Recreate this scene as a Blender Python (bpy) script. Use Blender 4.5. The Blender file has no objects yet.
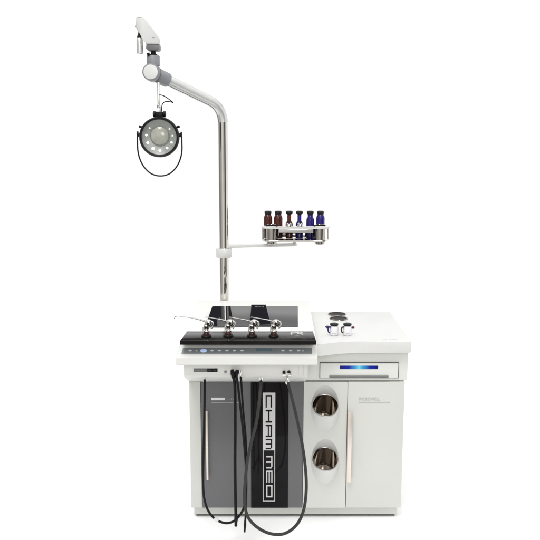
import bpy, bmesh, math, random
from mathutils import Vector, Matrix
R = math.radians
random.seed(7)
S = bpy.context.scene
COL = S.collection

# ------------------------------------------------------------------ camera
D, H, PITCH, F, VX = 3.331, 1.787, R(9.9), 755.0, 264.0     # F in pixels of a 540 px wide picture
cam = bpy.data.objects.new('camera', bpy.data.cameras.new('camera'))
COL.objects.link(cam)
cam.location = (0, -D, H)
cam.rotation_euler = (R(90) - PITCH, 0, 0)
cam.data.sensor_width = 36
cam.data.lens = 36 * F / 540
cam.data.shift_x = (270 - VX) / 540
cam.data.clip_end = 1000
S.camera = cam
CT, ST = math.cos(PITCH), math.sin(PITCH)

def at(px, py, Y):
    """world point seen at photo pixel (px, py) on the vertical plane y = Y"""
    a, b = (px - VX) / F, (270 - py) / F
    d = Vector((a, CT + b * ST, -ST + b * CT))
    t = (Y + D) / d.y
    return Vector((d.x * t, Y, H + d.z * t))

def on(px, py, Z):
    """world point seen at photo pixel (px, py) on the level plane z = Z"""
    a, b = (px - VX) / F, (270 - py) / F
    d = Vector((a, CT + b * ST, -ST + b * CT))
    t = (Z - H) / d.z
    return Vector((d.x * t, -D + d.y * t, Z))

# ------------------------------------------------------------------ materials
def mat(name, color, rough=0.4, metal=0.0, spec=0.5, ior=1.5, coat=0.0, noise=0.04, scale=14.0, bump=0.0,
        bscale=300.0, emit=None, estr=0.0, trans=0.0, alpha=1.0, stretch=None):
    m = bpy.data.materials.new(name)
    m.use_nodes = True
    nt = m.node_tree
    p = nt.nodes['Principled BSDF']
    p.inputs['Roughness'].default_value = rough
    p.inputs['Metallic'].default_value = metal
    p.inputs['Specular IOR Level'].default_value = spec
    p.inputs['IOR'].default_value = ior
    p.inputs['Coat Weight'].default_value = coat
    p.inputs['Coat Roughness'].default_value = 0.05
    p.inputs['Transmission Weight'].default_value = trans
    p.inputs['Alpha'].default_value = alpha
    tc = nt.nodes.new('ShaderNodeTexCoord')
    src = tc.outputs['Object']
    if stretch:
        mp = nt.nodes.new('ShaderNodeMapping')
        mp.inputs['Scale'].default_value = stretch
        nt.links.new(src, mp.inputs['Vector']); src = mp.outputs['Vector']
    n = nt.nodes.new('ShaderNodeTexNoise')
    n.inputs['Scale'].default_value = scale
    n.inputs['Detail'].default_value = 5
    nt.links.new(src, n.inputs['Vector'])
    ramp = nt.nodes.new('ShaderNodeMapRange')
    ramp.inputs['From Min'].default_value = 0.3
    ramp.inputs['From Max'].default_value = 0.7
    ramp.inputs['To Min'].default_value = 1 - noise
    ramp.inputs['To Max'].default_value = 1 + noise
    nt.links.new(n.outputs['Fac'], ramp.inputs['Value'])
    mul = nt.nodes.new('ShaderNodeVectorMath'); mul.operation = 'SCALE'
    mul.inputs[0].default_value = color
    nt.links.new(ramp.outputs['Result'], mul.inputs['Scale'])
    nt.links.new(mul.outputs['Vector'], p.inputs['Base Color'])
    rr = nt.nodes.new('ShaderNodeMath'); rr.operation = 'MULTIPLY'
    rr.inputs[1].default_value = rough
    nt.links.new(ramp.outputs['Result'], rr.inputs[0])
    nt.links.new(rr.outputs[0], p.inputs['Roughness'])
    if bump:
        n2 = nt.nodes.new('ShaderNodeTexNoise'); n2.inputs['Scale'].default_value = bscale
        nt.links.new(src, n2.inputs['Vector'])
        b = nt.nodes.new('ShaderNodeBump'); b.inputs['Strength'].default_value = bump
        b.inputs['Distance'].default_value = 0.001
        nt.links.new(n2.outputs['Fac'], b.inputs['Height'])
        nt.links.new(b.outputs['Normal'], p.inputs['Normal'])
    if emit:
        p.inputs['Emission Color'].default_value = (*emit, 1)
        p.inputs['Emission Strength'].default_value = estr
    return m

M = {}
M['floor'] = mat('white_studio_floor', (.965, .965, .965), .9, spec=0.0, noise=.004)
M['paint'] = mat('grey_white_paint', (.585, .592, .558), .42, spec=.35, noise=.012, scale=5, bump=.06)
M['paint_dim'] = mat('inner_carcass', (.55, .555, .53), .6, noise=.02)
M['solid'] = mat('white_solid_surface', (.67, .67, .652), .35, spec=.3, noise=.012, scale=6)
M['console'] = mat('white_console_shell', (.725, .725, .70), .38, spec=.3, noise=.012, scale=6, bump=.04)
M['grey'] = mat('grey_gloss_door', (.135, .135, .14), .32, spec=.3, noise=.06, scale=3)
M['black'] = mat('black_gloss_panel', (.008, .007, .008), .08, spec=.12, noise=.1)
M['slab'] = mat('black_polished_slab', (.012, .010, .010), .15, spec=.07, noise=.35, scale=9, stretch=(1.2, .3, 1))
M['slab_edge'] = mat('black_slab_edge', (.004, .004, .003), .4, spec=.05, noise=.1)
M['glass'] = mat('smoked_grey_glass', (.07, .07, .073), .30, spec=.16, noise=.02)
M['plate'] = mat('black_reflection_plate', (.010, .010, .013), .03, spec=.75, noise=.05)
M['chrome'] = mat('polished_steel', (.80, .785, .755), .07, metal=1, noise=.03, scale=20)
M['pole'] = mat('pole_steel', (.70, .68, .635), .06, metal=1, noise=.035, scale=20)
M['steel'] = mat('satin_steel', (.60, .585, .565), .22, metal=1, noise=.06, scale=30)
M['bin'] = mat('dark_polished_bin', (.35, .315, .28), .07, metal=1, noise=.05, scale=30)
M['handle'] = mat('rosy_anodised_handle', (.74, .665, .61), .28, metal=.6, noise=.03)
M['rubber'] = mat('black_rubber', (.006, .006, .0065), .5, spec=.16, noise=.15, scale=60)
M['grey_rubber'] = mat('grey_rubber', (.036, .036, .034), .5, spec=.2, noise=.1, scale=60)
M['black_plastic'] = mat('black_plastic', (.008, .008, .009), .42, spec=.18, noise=.1, scale=60, bump=.1)
M['grey_plastic'] = mat('grey_plastic', (.23, .235, .255), .4, noise=.05, scale=30)
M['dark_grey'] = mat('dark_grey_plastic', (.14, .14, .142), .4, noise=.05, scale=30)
M['white_plastic'] = mat('white_plastic', (.66, .66, .645), .35, noise=.02, scale=30)
M['control'] = mat('grey_membrane', (.22, .24, .25), .35, spec=.4, noise=.05, scale=25)
M['display'] = mat('teal_display', (.13, .20, .235), .15, noise=.04)
M['button'] = mat('white_button', (.80, .83, .84), .4, noise=.03)
M['blue_button'] = mat('lit_blue_button', (.45, .58, .80), .4, emit=(.45, .62, 1), estr=.35)
M['letter_light'] = mat('light_grey_ink', (.56, .56, .56), .35, noise=.03)
M['letter_white'] = mat('white_ink', (.66, .66, .66), .4, noise=.03)
M['letter_mid'] = mat('mid_grey_ink', (.30, .30, .30), .4, noise=.03)
M['letter_grey'] = mat('grey_ink', (.42, .425, .42), .5, noise=.03)
M['seam'] = mat('dark_gap_and_shade', (.05, .05, .05), .7, noise=.05)
M['brown_glass'] = mat('brown_bottle_glass', (.085, .015, .010), .05, spec=.4, noise=.25, scale=30, trans=.6)
M['blue_glass'] = mat('cobalt_bottle_glass', (.022, .010, .20), .05, spec=.4, noise=.25, scale=30, trans=.6)
M['stopper'] = mat('dark_stopper', (.012, .011, .012), .35, spec=.25, noise=.1)
M['porcelain'] = mat('white_jar', (.80, .79, .82), .15, noise=.02)
M['red_base'] = mat('dark_red_base', (.045, .007, .006), .25, noise=.1)
M['cup_steel'] = mat('cup_steel', (.46, .43, .395), .12, metal=1, noise=.06, scale=30)
M['sleeve'] = mat('arm_sleeve', (.66, .66, .655), .30, metal=.55, noise=.03, scale=20)
M['reflector'] = mat('frosted_reflector', (.30, .315, .295), .35, metal=.25, noise=.12, scale=40)
M['lens'] = mat('frosted_lens', (.36, .365, .315), .12, spec=.6, noise=.14, scale=30)
M['led_dim'] = mat('dim_bulb', (.8, .8, .78), .2, emit=(1, 1, .97), estr=.45)
M['led'] = mat('lit_bulb', (1, 1, 1), .3, emit=(1, 1, .97), estr=1.4)
M['nozzle_steel'] = mat('nozzle_steel', (.40, .39, .38), .28, metal=1, noise=.05, scale=60)
M['shade_offset_paint'] = mat('shade_offset_drawer_paint', (.70, .71, .672), .42, spec=.35, noise=.012, scale=5, bump=.06)  # cabinet paint made lighter to offset the shade under the worktop
M['head_white'] = mat('camera_white', (.60, .60, .585), .4, noise=.02, scale=30)
M['navy'] = mat('navy_plastic', (.020, .015, .085), .35, spec=.3)
M['maroon'] = mat('maroon_plastic', (.060, .014, .014), .35, spec=.3)
M['white_band'] = mat('white_clip', (.6, .6, .6), .4)

def led_material():
    m = bpy.data.materials.new('blue_light_bar'); m.use_nodes = True
    nt = m.node_tree; p = nt.nodes['Principled BSDF']
    tc = nt.nodes.new('ShaderNodeTexCoord'); sx = nt.nodes.new('ShaderNodeSeparateXYZ')
    nt.links.new(tc.outputs['Generated'], sx.inputs[0])
    cr = nt.nodes.new('ShaderNodeValToRGB')
    e = cr.color_ramp.elements
    e[0].position = 0; e[0].color = (.004, .006, .17, 1)
    e[1].position = 1; e[1].color = (.004, .006, .17, 1)
    for pos, c in ((.24, (.006, .02, .36, 1)), (.42, (.06, .40, .72, 1)), (.5, (.22, .74, .86, 1)), (.58, (.06, .40, .72, 1)), (.78, (.006, .02, .36, 1))):
        k = e.new(pos); k.color = c
    nt.links.new(sx.outputs['X'], cr.inputs[0])
    nt.links.new(cr.outputs[0], p.inputs['Emission Color'])
    p.inputs['Emission Strength'].default_value = .95
    p.inputs['Base Color'].default_value = (.003, .003, .01, 1)
    p.inputs['Specular IOR Level'].default_value = .15
    p.inputs['Roughness'].default_value = .2
    return m
M['led_bar'] = led_material()

# ------------------------------------------------------------------ mesh helpers
def box(bm, x0, x1, y0, y1, z0, z1, bev=0.0, seg=2):
    vs = [bm.verts.new((x, y, z)) for x in (x0, x1) for y in (y0, y1) for z in (z0, z1)]
    q = [(0, 1, 3, 2), (4, 6, 7, 5), (0, 4, 5, 1), (2, 3, 7, 6), (0, 2, 6, 4), (1, 5, 7, 3)]
    fs = [bm.faces.new([vs[i] for i in f]) for f in q]
    if bev:
        es = list({e for f in fs for e in f.edges})
        bmesh.ops.bevel(bm, geom=es, offset=bev, segments=seg, profile=.5, affect='EDGES')

def prism(bm, pts, y0, y1, bev=0.0, axis='Y', only_front=False):
    """pts = outline in the plane across the axis; Y: (x,z)  Z: (x,y)  X: (y,z)"""
    def P(a, b, t):
        return {'Y': (a, t, b), 'Z': (a, b, t), 'X': (t, a, b)}[axis]
    A = [bm.verts.new(P(a, b, y0)) for a, b in pts]
    B = [bm.verts.new(P(a, b, y1)) for a, b in pts]
    n = len(pts)
    fs = [bm.faces.new(A), bm.faces.new(list(reversed(B)))]
    for i in range(n):
        fs.append(bm.faces.new((A[i], B[i], B[(i + 1) % n], A[(i + 1) % n])))
    if bev:
        es = list(fs[0].edges) if only_front else list({e for f in fs[:2] for e in f.edges})
        bmesh.ops.bevel(bm, geom=es, offset=bev, segments=2, profile=.5, affect='EDGES')

def frame_from(d):
    d = d.normalized()
    u = d.cross(Vector((0, 0, 1)))
    if u.length < 1e-4: u = d.cross(Vector((1, 0, 0)))
    u.normalize()
    return u, d.cross(u).normalized()

def tube(bm, pts, r, seg=16, cap=True):
    pts = [Vector(p) for p in pts]
    n = len(pts)
    rs = r if isinstance(r, (list, tuple)) else [r] * n
    rings = []
    u = None
    for i, p in enumerate(pts):
        d = (pts[min(i + 1, n - 1)] - pts[max(i - 1, 0)]).normalized()
        if u is None: u, v = frame_from(d)
        else:
            u = (u - d * u.dot(d)).normalized(); v = d.cross(u)
        rings.append([bm.verts.new(p + (u * math.cos(2 * math.pi * k / seg) + v * math.sin(2 * math.pi * k / seg)) * rs[i]) for k in range(seg)])
    for a, b in zip(rings, rings[1:]):
        for k in range(seg):
            bm.faces.new((a[k], a[(k + 1) % seg], b[(k + 1) % seg], b[k]))
    if cap:
        bm.faces.new(list(reversed(rings[0]))); bm.faces.new(rings[-1])

def lathe(bm, prof, c, axis=(0, 0, 1), seg=32, cap0=True, cap1=True):
    c = Vector(c); d = Vector(axis).normalized(); u, v = frame_from(d)
    rings = []
    for r, h in prof:
        if r < 1e-6: rings.append([bm.verts.new(c + d * h)])
        else: rings.append([bm.verts.new(c + d * h + (u * math.cos(2 * math.pi * k / seg) + v * math.sin(2 * math.pi * k / seg)) * r) for k in range(seg)])
    for a, b in zip(rings, rings[1:]):
        for k in range(seg):
            k2 = (k + 1) % seg
            if len(a) == 1 and len(b) == 1: continue
            if len(a) == 1: bm.faces.new((a[0], b[k2], b[k]))
            elif len(b) == 1: bm.faces.new((a[k], a[k2], b[0]))
            else: bm.faces.new((a[k], a[k2], b[k2], b[k]))
    if cap0 and len(rings[0]) > 1: bm.faces.new(list(reversed(rings[0])))
    if cap1 and len(rings[-1]) > 1: bm.faces.new(rings[-1])

def smooth_path(pts, n=10):
    pts = [Vector(p) for p in pts]
    P = [pts[0] * 2 - pts[1]] + pts + [pts[-1] * 2 - pts[-2]]
    out = []
    for i in range(1, len(P) - 2):
        a, b, c, d = P[i - 1], P[i], P[i + 1], P[i + 2]
        for k in range(n):
            t = k / n
            out.append(.5 * ((2 * b) + (c - a) * t + (2 * a - 5 * b + 4 * c - d) * t * t + (3 * b - a - 3 * c + d) * t ** 3))
    out.append(pts[-1])
    return out

def bent(pts, rad, n=12):
    """polyline with its inner corners rounded"""
    pts = [Vector(p) for p in pts]
    out = [pts[0]]
    for a, b, c in zip(pts, pts[1:], pts[2:]):
        d1, d2 = (a - b).normalized(), (c - b).normalized()
        p, q = b + d1 * rad, b + d2 * rad
        for k in range(n + 1):
            t = k / n
            out.append(p * (1 - t) ** 2 + b * 2 * t * (1 - t) + q * t * t)
    out.append(pts[-1])
    return out

def obj(name, bm, m, parent=None, label=None, sharp=38):
    bmesh.ops.recalc_face_normals(bm, faces=bm.faces)
    if parent:
        r = parent
        while r.parent: r = r.parent
        bmesh.ops.translate(bm, verts=bm.verts, vec=-r.location)
    for f in bm.faces: f.smooth = True
    for e in bm.edges:
        e.smooth = len(e.link_faces) == 2 and e.calc_face_angle(0) < R(sharp)
    me = bpy.data.meshes.new(name)
    bm.to_mesh(me); bm.free()
    ms = m if isinstance(m, (list, tuple)) else [m]
    for k in ms: me.materials.append(M[k])
    o = bpy.data.objects.new(name, me)
    COL.objects.link(o)
    o.parent = parent
    if label: o['label'] = label
    return o

def tag(o, label, cat, group=None):
    o['label'] = label; o['category'] = cat
    if group: o['group'] = group
    return o

def thing(name, label, cat, loc, group=None):
    o = bpy.data.objects.new(name, None)
    o.empty_display_size = .05
    COL.objects.link(o); o.location = loc
    return tag(o, label, cat, group)

def dup(root, loc, label, group=None):
    r = root.copy(); COL.objects.link(r); r.location = loc; r['label'] = label
    if group: r['group'] = group
    for ch in list(root.children):
        c = ch.copy(); COL.objects.link(c); c.parent = r
        for g in list(ch.children):
            d = g.copy(); COL.objects.link(d); d.parent = c
    return r

NB = bmesh.new

def text_bm(body, width, height, origin, xdir=(1, 0, 0), ydir=(0, 0, 1), thick=.0012):
    """lettering from the built-in font, scaled to width x height, lower left corner at origin"""
    cu = bpy.data.curves.new('lettering', 'FONT'); cu.body = body; cu.extrude = 0
    cu.space_character = 1.15
    to = bpy.data.objects.new('lettering', cu); COL.objects.link(to)
    dg = bpy.context.evaluated_depsgraph_get()
    me = bpy.data.meshes.new_from_object(to.evaluated_get(dg))
    bpy.data.objects.remove(to); bpy.data.curves.remove(cu)
    xs = [v.co.x for v in me.vertices]; ys = [v.co.y for v in me.vertices]
    sx, sy = width / (max(xs) - min(xs)), height / (max(ys) - min(ys))
    o, xd, yd = Vector(origin), Vector(xdir), Vector(ydir)
    for v in me.vertices:
        v.co = o + xd * (v.co.x - min(xs)) * sx + yd * (v.co.y - min(ys)) * sy
    bm = NB(); bm.from_mesh(me); bpy.data.meshes.remove(me)
    n = xd.cross(yd)
    r = bmesh.ops.extrude_face_region(bm, geom=bm.faces[:])
    bmesh.ops.translate(bm, verts=[v for v in r['geom'] if isinstance(v, bmesh.types.BMVert)], vec=n * thick)
    return bm

def print_bm(body, width, height, origin, xdir=(1, 0, 0), ydir=(0, 0, 1), thick=.0012):
    """print too small to read: a row of letter-wide strokes"""
    rnd = random.Random(body)
    o, xd, yd = Vector(origin), Vector(xdir), Vector(ydir)
    n = xd.cross(yd); bm = NB(); step = width / len(body)
    def bar(x0, x1, y0, y1):
        q = [o + xd * x + yd * y for x, y in ((x0, y0), (x1, y0), (x1, y1), (x0, y1))]
        A = [bm.verts.new(p) for p in q]; B = [bm.verts.new(p + n * thick) for p in q]
        bm.faces.new(A); bm.faces.new(list(reversed(B)))
        for i in range(4): bm.faces.new((A[i], B[i], B[(i + 1) % 4], A[(i + 1) % 4]))
    for i, ch in enumerate(body):
        if ch == ' ': continue
        x0 = i * step + step * .12; x1 = x0 + step * .62; t = step * .2
        bar(x0, x0 + t, 0, height)
        y = height * rnd.choice((.05, .4, .72))
        bar(x0 + t, x1, y, y + height * .22)
    return bm

# ------------------------------------------------------------------ setting
bm = NB()      # white studio sweep: starts in front of the cabinet and widens to the horizon behind it
bm.faces.new([bm.verts.new(p) for p in ((-1.7, -1.2, 0), (2.1, -1.2, 0), (170, 180, 0), (-170, 180, 0))])
o = obj('floor', bm, 'floor'); o['kind'] = 'structure'

# ------------------------------------------------------------------ treatment cabinet
XL, XR = -.345, .648
ZT, ZC = .885, .944            # worktop, console top
cab = thing('treatment_cabinet', 'wide white medical treatment cabinet with grey left door, black logo panel and raised console', 'treatment cabinet', (.15, .28, 0))

bm = NB(); box(bm, XL + .012, XR - .012, .03, .53, .012, .058, .003)
obj('plinth', bm, 'paint', cab)
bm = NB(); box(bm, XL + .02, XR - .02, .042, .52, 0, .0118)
obj('plinth_shade_foot', bm, 'seam', cab)  # dark box colours in the contact shadow under the plinth
bm = NB(); box(bm, XL, XR, .0205, .55, .060, .684, .002)
obj('carcass', bm, 'paint', cab)
# left stile beside the grey door
bm = NB(); box(bm, XL, -.2935, .0, .0185, .062, .683, .002)
obj('stile', bm, 'paint', cab)
# grey door
bm = NB(); box(bm, -.2915, .1810, .0, .0185, .062, .683, .0018)
gd = obj('door', bm, 'grey', cab, 'dark grey glossy door on the left half of the cabinet')
a = at(205.6, 411, -.02); b = at(208.6, 480, -.02)
bm = NB(); box(bm, a.x, b.x, -.024, -.016, b.z, a.z, .002); box(bm, a.x + .003, b.x - .003, -.016, .0, a.z - .04, a.z - .02); box(bm, a.x + .003, b.x - .003, -.016, .0, b.z + .02, b.z + .04)
obj('handle', bm, 'handle', gd)
def flat_bar(bm, p0, p1, y0, y1, Y=0):
    a = at(p0, y0, Y); b = at(p1, y1, Y)
    box(bm, a.x, b.x, Y - .0012, Y, b.z, a.z)
bm = NB()
flat_bar(bm, 211.3, 225, 397.6, 400.1)
obj('name_label', bm, 'letter_white', gd, 'pale bar of the label on the grey door')
a = at(226.6, 400.0, 0)
obj('fine_print', print_bm('xxxx', .038, .0095, a + Vector((0, -.0002, 0))), 'letter_mid', gd)
bm = NB(); flat_bar(bm, 211.5, 243, 402.1, 402.8)
obj('label_line', bm, 'letter_mid', gd)

# black logo panel with vertical lettering
bm = NB(); a = at(250.8, 382, 0); b = at(287.9, 508, 0)
box(bm, a.x, b.x, -.0035, -.0003, .063, .682, .001)
lp = obj('logo_panel', bm, 'black', cab, 'glossy black vertical panel with a logo')
Yl = -.0035
u0 = at(262.8, 392.6, Yl); u1 = at(275.2, 450.2, Yl); u2 = at(275.6, 501.5, Yl)
LX0, LX1 = u0.x, u1.x
bm = NB(); box(bm, LX0, LX1, Yl - .0012, Yl, u1.z, u0.z)
obj('logo_field', bm, 'letter_light', lp, 'light grey upper field of the logo')
bm = NB(); w = .0042
box(bm, LX0, LX0 + w, Yl - .0012, Yl, u2.z, u1.z)
box(bm, LX1 - w, LX1, Yl - .0012, Yl, u2.z, u1.z)
box(bm, LX0 + w, LX1 - w, Yl - .0012, Yl, u2.z, u2.z + w)
obj('logo_border', bm, 'letter_grey', lp, 'thin grey outline of the lower logo field')
# letters as strokes in a unit cell: u along the reading direction (down), v towards letter top (to the right)
ST_ = .20; TU = .115
GL = {
 'C': [(0, 0, TU, 1), (TU, 0, 1, ST_), (TU, 1 - ST_, 1, 1)],
 'H': [(0, 0, TU, 1), (1 - TU, 0, 1, 1), (TU, .42, 1 - TU, .42 + ST_)],
 'A': [(0, 0, TU, 1), (1 - TU, 0, 1, 1), (TU, 1 - ST_, 1 - TU, 1), (TU, .34, 1 - TU, .34 + ST_ * .9)],
 'M': [(0, 0, TU, 1), (1 - TU, 0, 1, .86), (TU, 1 - ST_, 1 - TU, 1), (.5 - TU / 2, 0, .5 + TU / 2, 1 - ST_)],
 'E': [(0, 0, TU, 1), (TU, 0, 1, ST_ * .9), (TU, 1 - ST_ * .9, 1, 1), (TU, .5 - ST_ * .45, 1, .5 + ST_ * .45)],
 'D': [(0, 0, TU, 1), (1 - TU, 0, 1, 1), (TU, 0, 1 - TU, ST_), (TU, 1 - ST_, 1 - TU, 1)],
}
def letters(seq, Y):
    bm = NB()
    for ch, py0, py1, px0, px1 in seq:
        p = at(px0, py0, Y); q = at(px1, py1, Y)
        for (a0, b0, a1, b1) in GL[ch]:
            zt = p.z + (q.z - p.z) * a0; zb = p.z + (q.z - p.z) * a1
            box(bm, p.x + (q.x - p.x) * b0, p.x + (q.x - p.x) * b1, Y - .0011, Y, zb, zt)
    return bm
obj('lettering', letters([('C', 395, 407.6, 265.6, 271.9), ('H', 409.9, 422.6, 265.6, 271.9), ('A', 424.8, 437.0, 265.7, 272.0), ('M', 438.9, 449.2, 265.7, 272.1)], Yl - .0012), 'black', lp, 'black letters CHAM reading downwards')
obj('lettering', letters([('M', 455.8, 468.3, 266.2, 272.4), ('E', 470.6, 482.6, 266.2, 272.4), ('D', 484.8, 497.2, 266.2, 272.4)], Yl), 'letter_light', lp, 'light grey letters MED reading downwards')

# bin panel with two tilted round mouths
BX0, BX1 = .1830, .3845
def bin_frame(cx, cz):
    ax = Vector((0, -math.cos(R(54)), math.sin(R(54))))
    u = Vector((1, 0, 0)); v = ax.cross(u).normalized()
    if v.z < 0: v = -v
    return ax, u, v
bins = []
for (ox, oy) in ((325.0, 408.2), (325.0, 461.5)):
    bins.append(at(ox, oy, 0))
NS = 56
RB = .0655
bm = NB()
outer = [bm.verts.new((x, 0, z)) for x, z in ((BX0, .062), (BX1, .062), (BX1, .683), (BX0, .683))]
edges = [bm.edges.new((outer[i], outer[(i + 1) % 4])) for i in range(4)]
mouths = []
for c in bins:
    ax, u, v = bin_frame(c.x, c.z)
    mc = c + ax * .022                       # centre of the mouth circle
    ring_e, ring_m = [], []
    for k in range(NS):
        t = 2 * math.pi * k / NS
        m_ = mc + (u * math.cos(t) + v * math.sin(t)) * RB * .97
        w0 = c + (u * math.cos(t) + v * math.sin(t)) * RB
        e_ = w0 - ax * (w0.y / ax.y)         # slide along the axis to the panel plane
        ring_e.append(bm.verts.new((e_.x, 0, e_.z)))
        ring_m.append(m_)
    edges += [bm.edges.new((ring_e[k], ring_e[(k + 1) % NS])) for k in range(NS)]
    mouths.append((ring_e, ring_m, mc, ax))
bmesh.ops.triangle_fill(bm, use_beauty=True, use_dissolve=False, edges=edges)
for f in list(bm.faces):                     # drop any triangle that closed a mouth
    q = f.calc_center_median()
    for c in bins:
        hz = RB / math.cos(R(54))
        if ((q.x - c.x) / RB) ** 2 + ((q.z - c.z) / hz) ** 2 < .985:
            bm.faces.remove(f); break
for ring_e, ring_m, mc, ax in mouths:
    mid = [bm.verts.new(ring_e[k].co.lerp(ring_m[k], .5)) for k in range(NS)]
    mm = [bm.verts.new(p) for p in ring_m]
    for A, B in ((ring_e, mid), (mid, mm)):
        for k in range(NS):
            f = bm.faces.new((A[k], A[(k + 1) % NS], B[(k + 1) % NS], B[k])); f.material_index = 1  # mouth sleeves take the lighter white to offset the recess shade
    inn = [bm.verts.new(mc + (p - mc) * .945 ) for p in ring_m]
    for k in range(NS):
        bm.faces.new((mm[k], mm[(k + 1) % NS], inn[(k + 1) % NS], inn[k]))
for (x0, x1, z0, z1) in ((BX0, BX0 + .001, .062, .683), (BX1 - .001, BX1, .062, .683)):
    vs = [bm.verts.new(p) for p in ((x0 if x0 == BX0 else x1, 0, z0), (x0 if x0 == BX0 else x1, .0185, z0), (x0 if x0 == BX0 else x1, .0185, z1), (x0 if x0 == BX0 else x1, 0, z1))]
    bm.faces.new(vs)
bp = obj('bin_panel', bm, ['paint', 'solid'], cab, 'narrow white front panel with two round bin mouths', sharp=30)
# the carcass behind the mouths is cut away
carc = [o for o in cab.children if o.name.startswith('carcass')][0]
cut = NB()
for ring_e, ring_m, mc, ax in mouths:
    tube(cut, [mc + ax * .06, mc - ax * .17], RB * 1.04, 40)
cme = bpy.data.meshes.new('cutter'); cut.to_mesh(cme); cut.free()
bmesh_c = bpy.data.objects.new('cutter', cme); COL.objects.link(bmesh_c)
bmesh_c.location = -cab.location
bpy.context.view_layer.update()
bo = carc.modifiers.new('cut', 'BOOLEAN'); bo.operation = 'DIFFERENCE'; bo.solver = 'EXACT'; bo.object = bmesh_c
bmesh_c.location = (0, 0, 0)
bpy.context.view_layer.update()
dg = bpy.context.evaluated_depsgraph_get()
newme = bpy.data.meshes.new_from_object(carc.evaluated_get(dg))
carc.modifiers.clear(); carc.data = newme
bpy.data.objects.remove(bmesh_c)
for (ring_e, ring_m, mc, ax), lab in zip(mouths, ('dark steel waste bin cup in the upper round mouth of the white panel', 'dark steel waste bin cup in the lower round mouth of the white panel')):
    t = thing('steel_bin', lab, 'bin', mc - ax * .15)
    r = RB * .965 * .945
    bm = NB()
    lathe(bm, [(0, -.135), (r * .80, -.135), (r * .87, -.131), (r * .89, -.124), (r * .96, -.02), (r * .965, .001)], mc, ax, 56, cap1=False)
    obj('bowl', bm, 'bin', t)
    bm = NB()
    prof = [(r * .955, .0005), (r * .965, .004), (r * 1.0, .0055), (r * 1.03, .004), (r * 1.035, .0015)]
    lathe(bm, prof, mc, ax, 56, False, False)
    obj('rim', bm, 'steel', t)

# right door
bm = NB(); box(bm, .3872, XR, .0, .0185, .062, .683, .0018)
rd = obj('door', bm, 'paint', cab, 'white door on the right side of the cabinet')
a = at(347.9, 411.5, -.02); b = at(350.8, 482, -.02)
bm = NB(); box(bm, a.x, b.x, -.026, -.017, b.z, a.z, .0025)
box(bm, a.x + .003, b.x - .003, -.017, 0, b.z + .004, b.z + .016); box(bm, a.x + .003, b.x - .003, -.017, 0, a.z - .016, a.z - .004)
obj('handle', bm, 'handle', rd)
a = at(359.2, 400.4, 0); b = at(379.8, 397.4, 0)
obj('lettering', text_bm('MICROWELL', b.x - a.x, (b.z - a.z), a + Vector((0, -.0002, 0))), 'letter_grey', rd, 'small grey word on the white door')
bm = NB(); flat_bar(bm, 358.8, 390, 402.0, 402.5)
obj('label_line', bm, 'letter_grey', rd)

# drawer section
bm = NB(); box(bm, .190, .660, .006, .55, .688, .8295, .003)
obj('drawer_housing', bm, 'shade_offset_paint', cab)
a = at(320.2, 363.3, -.002); b = at(398.2, 378.0, -.002)
bm = NB()
g = .0022
for (x0, x1, z0, z1) in ((a.x - g, a.x, b.z - g, a.z + g), (b.x, b.x + g, b.z - g, a.z + g), (a.x, b.x, a.z, a.z + g), (a.x, b.x, b.z - g, b.z)):
    box(bm, x0, x1, .002, .0058, z0, z1)
obj('drawer_gap', bm, 'seam', cab)
bm = NB(); box(bm, a.x + .0006, b.x - .0006, -.002, .0056, b.z + .0006, a.z - .0006, .0012)
dr = obj('drawer', bm, 'shade_offset_paint', cab, 'small white drawer with a blue light bar')
p = at(339.9, 365.6, -.002); q = at(378.0, 368.9, -.002)
bm = NB(); box(bm, p.x, q.x, -.0040, -.0021, q.z, p.z, .0004)
obj('light_bar', bm, 'led_bar', dr, 'glowing blue and cyan light bar')
p = at(329.3, 375.6, -.002); q = at(388.3, 377.4, -.002)
bm = NB(); prism(bm, [(-.0025, q.z), (-.0025, p.z), (-.006, p.z), (-.007, p.z - .002), (-.007, q.z - .001)], p.x, q.x, 0, 'X')
obj('handle', bm, 'dark_grey', dr)  # dark bar colours in the shade of the handle slot

# worktop (right), front edge swings forward towards the console
bm = NB()
pts = [(.2385, .565), (.2385, .30), (.2345, -.095)]
for k in range(0, 13):
    t = k / 12
    x = .2345 + (.43 - .2345) * t
    pts.append((x + .001, -.095 + .058 * (1 - (1 - t) ** 2)))
pts += [(.655, -.037), (.662, -.034), (.666, -.027), (.666, .565)]
prism(bm, pts, ZT, .831, .004, 'Z')
wt = obj('worktop', bm, 'solid', cab)
a = on(383.2, 339.6, ZT); b = on(397.5, 338.9, ZT)
obj('fine_print', print_bm('xxx xxxxxx', b.x - a.x, .008, (a.x, a.y, ZT + .0001), (1, 0, 0), (0, 1, 0), .0004), 'letter_grey', wt, 'tiny grey lettering near the front edge')

# console shell: section (Y, Z, left, right)
sec = [(.56, .800, -.347, .2365), (.56, ZC, -.347, .2365), (-.232, ZC, -.350, .2225), (-.244, .938, -.352, .2235),
       (-.281, .890, -.366, .2235), (-.287, .882, -.369, .2235), (-.288, .856, -.370, .2235), (-.282, .850, -.369, .2225), (-.19, .848, -.350, .2225), (.3, .800, -.347, .2255)]
bm = NB()
A = [bm.verts.new((l, y, z)) for y, z, l, r in sec]; B = [bm.verts.new((r, y, z)) for y, z, l, r in sec]
fs = [bm.faces.new(A), bm.faces.new(list(reversed(B)))]
for i in range(len(sec)):
    j = (i + 1) % len(sec); bm.faces.new((A[i], B[i], B[j], A[j]))
bmesh.ops.bevel(bm, geom=list({e for f in fs for e in f.edges}), offset=.004, segments=2, profile=.5, affect='EDGES')
con = obj('console', bm, 'console', cab, 'raised white console shell with sloping front', sharp=25)

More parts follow.
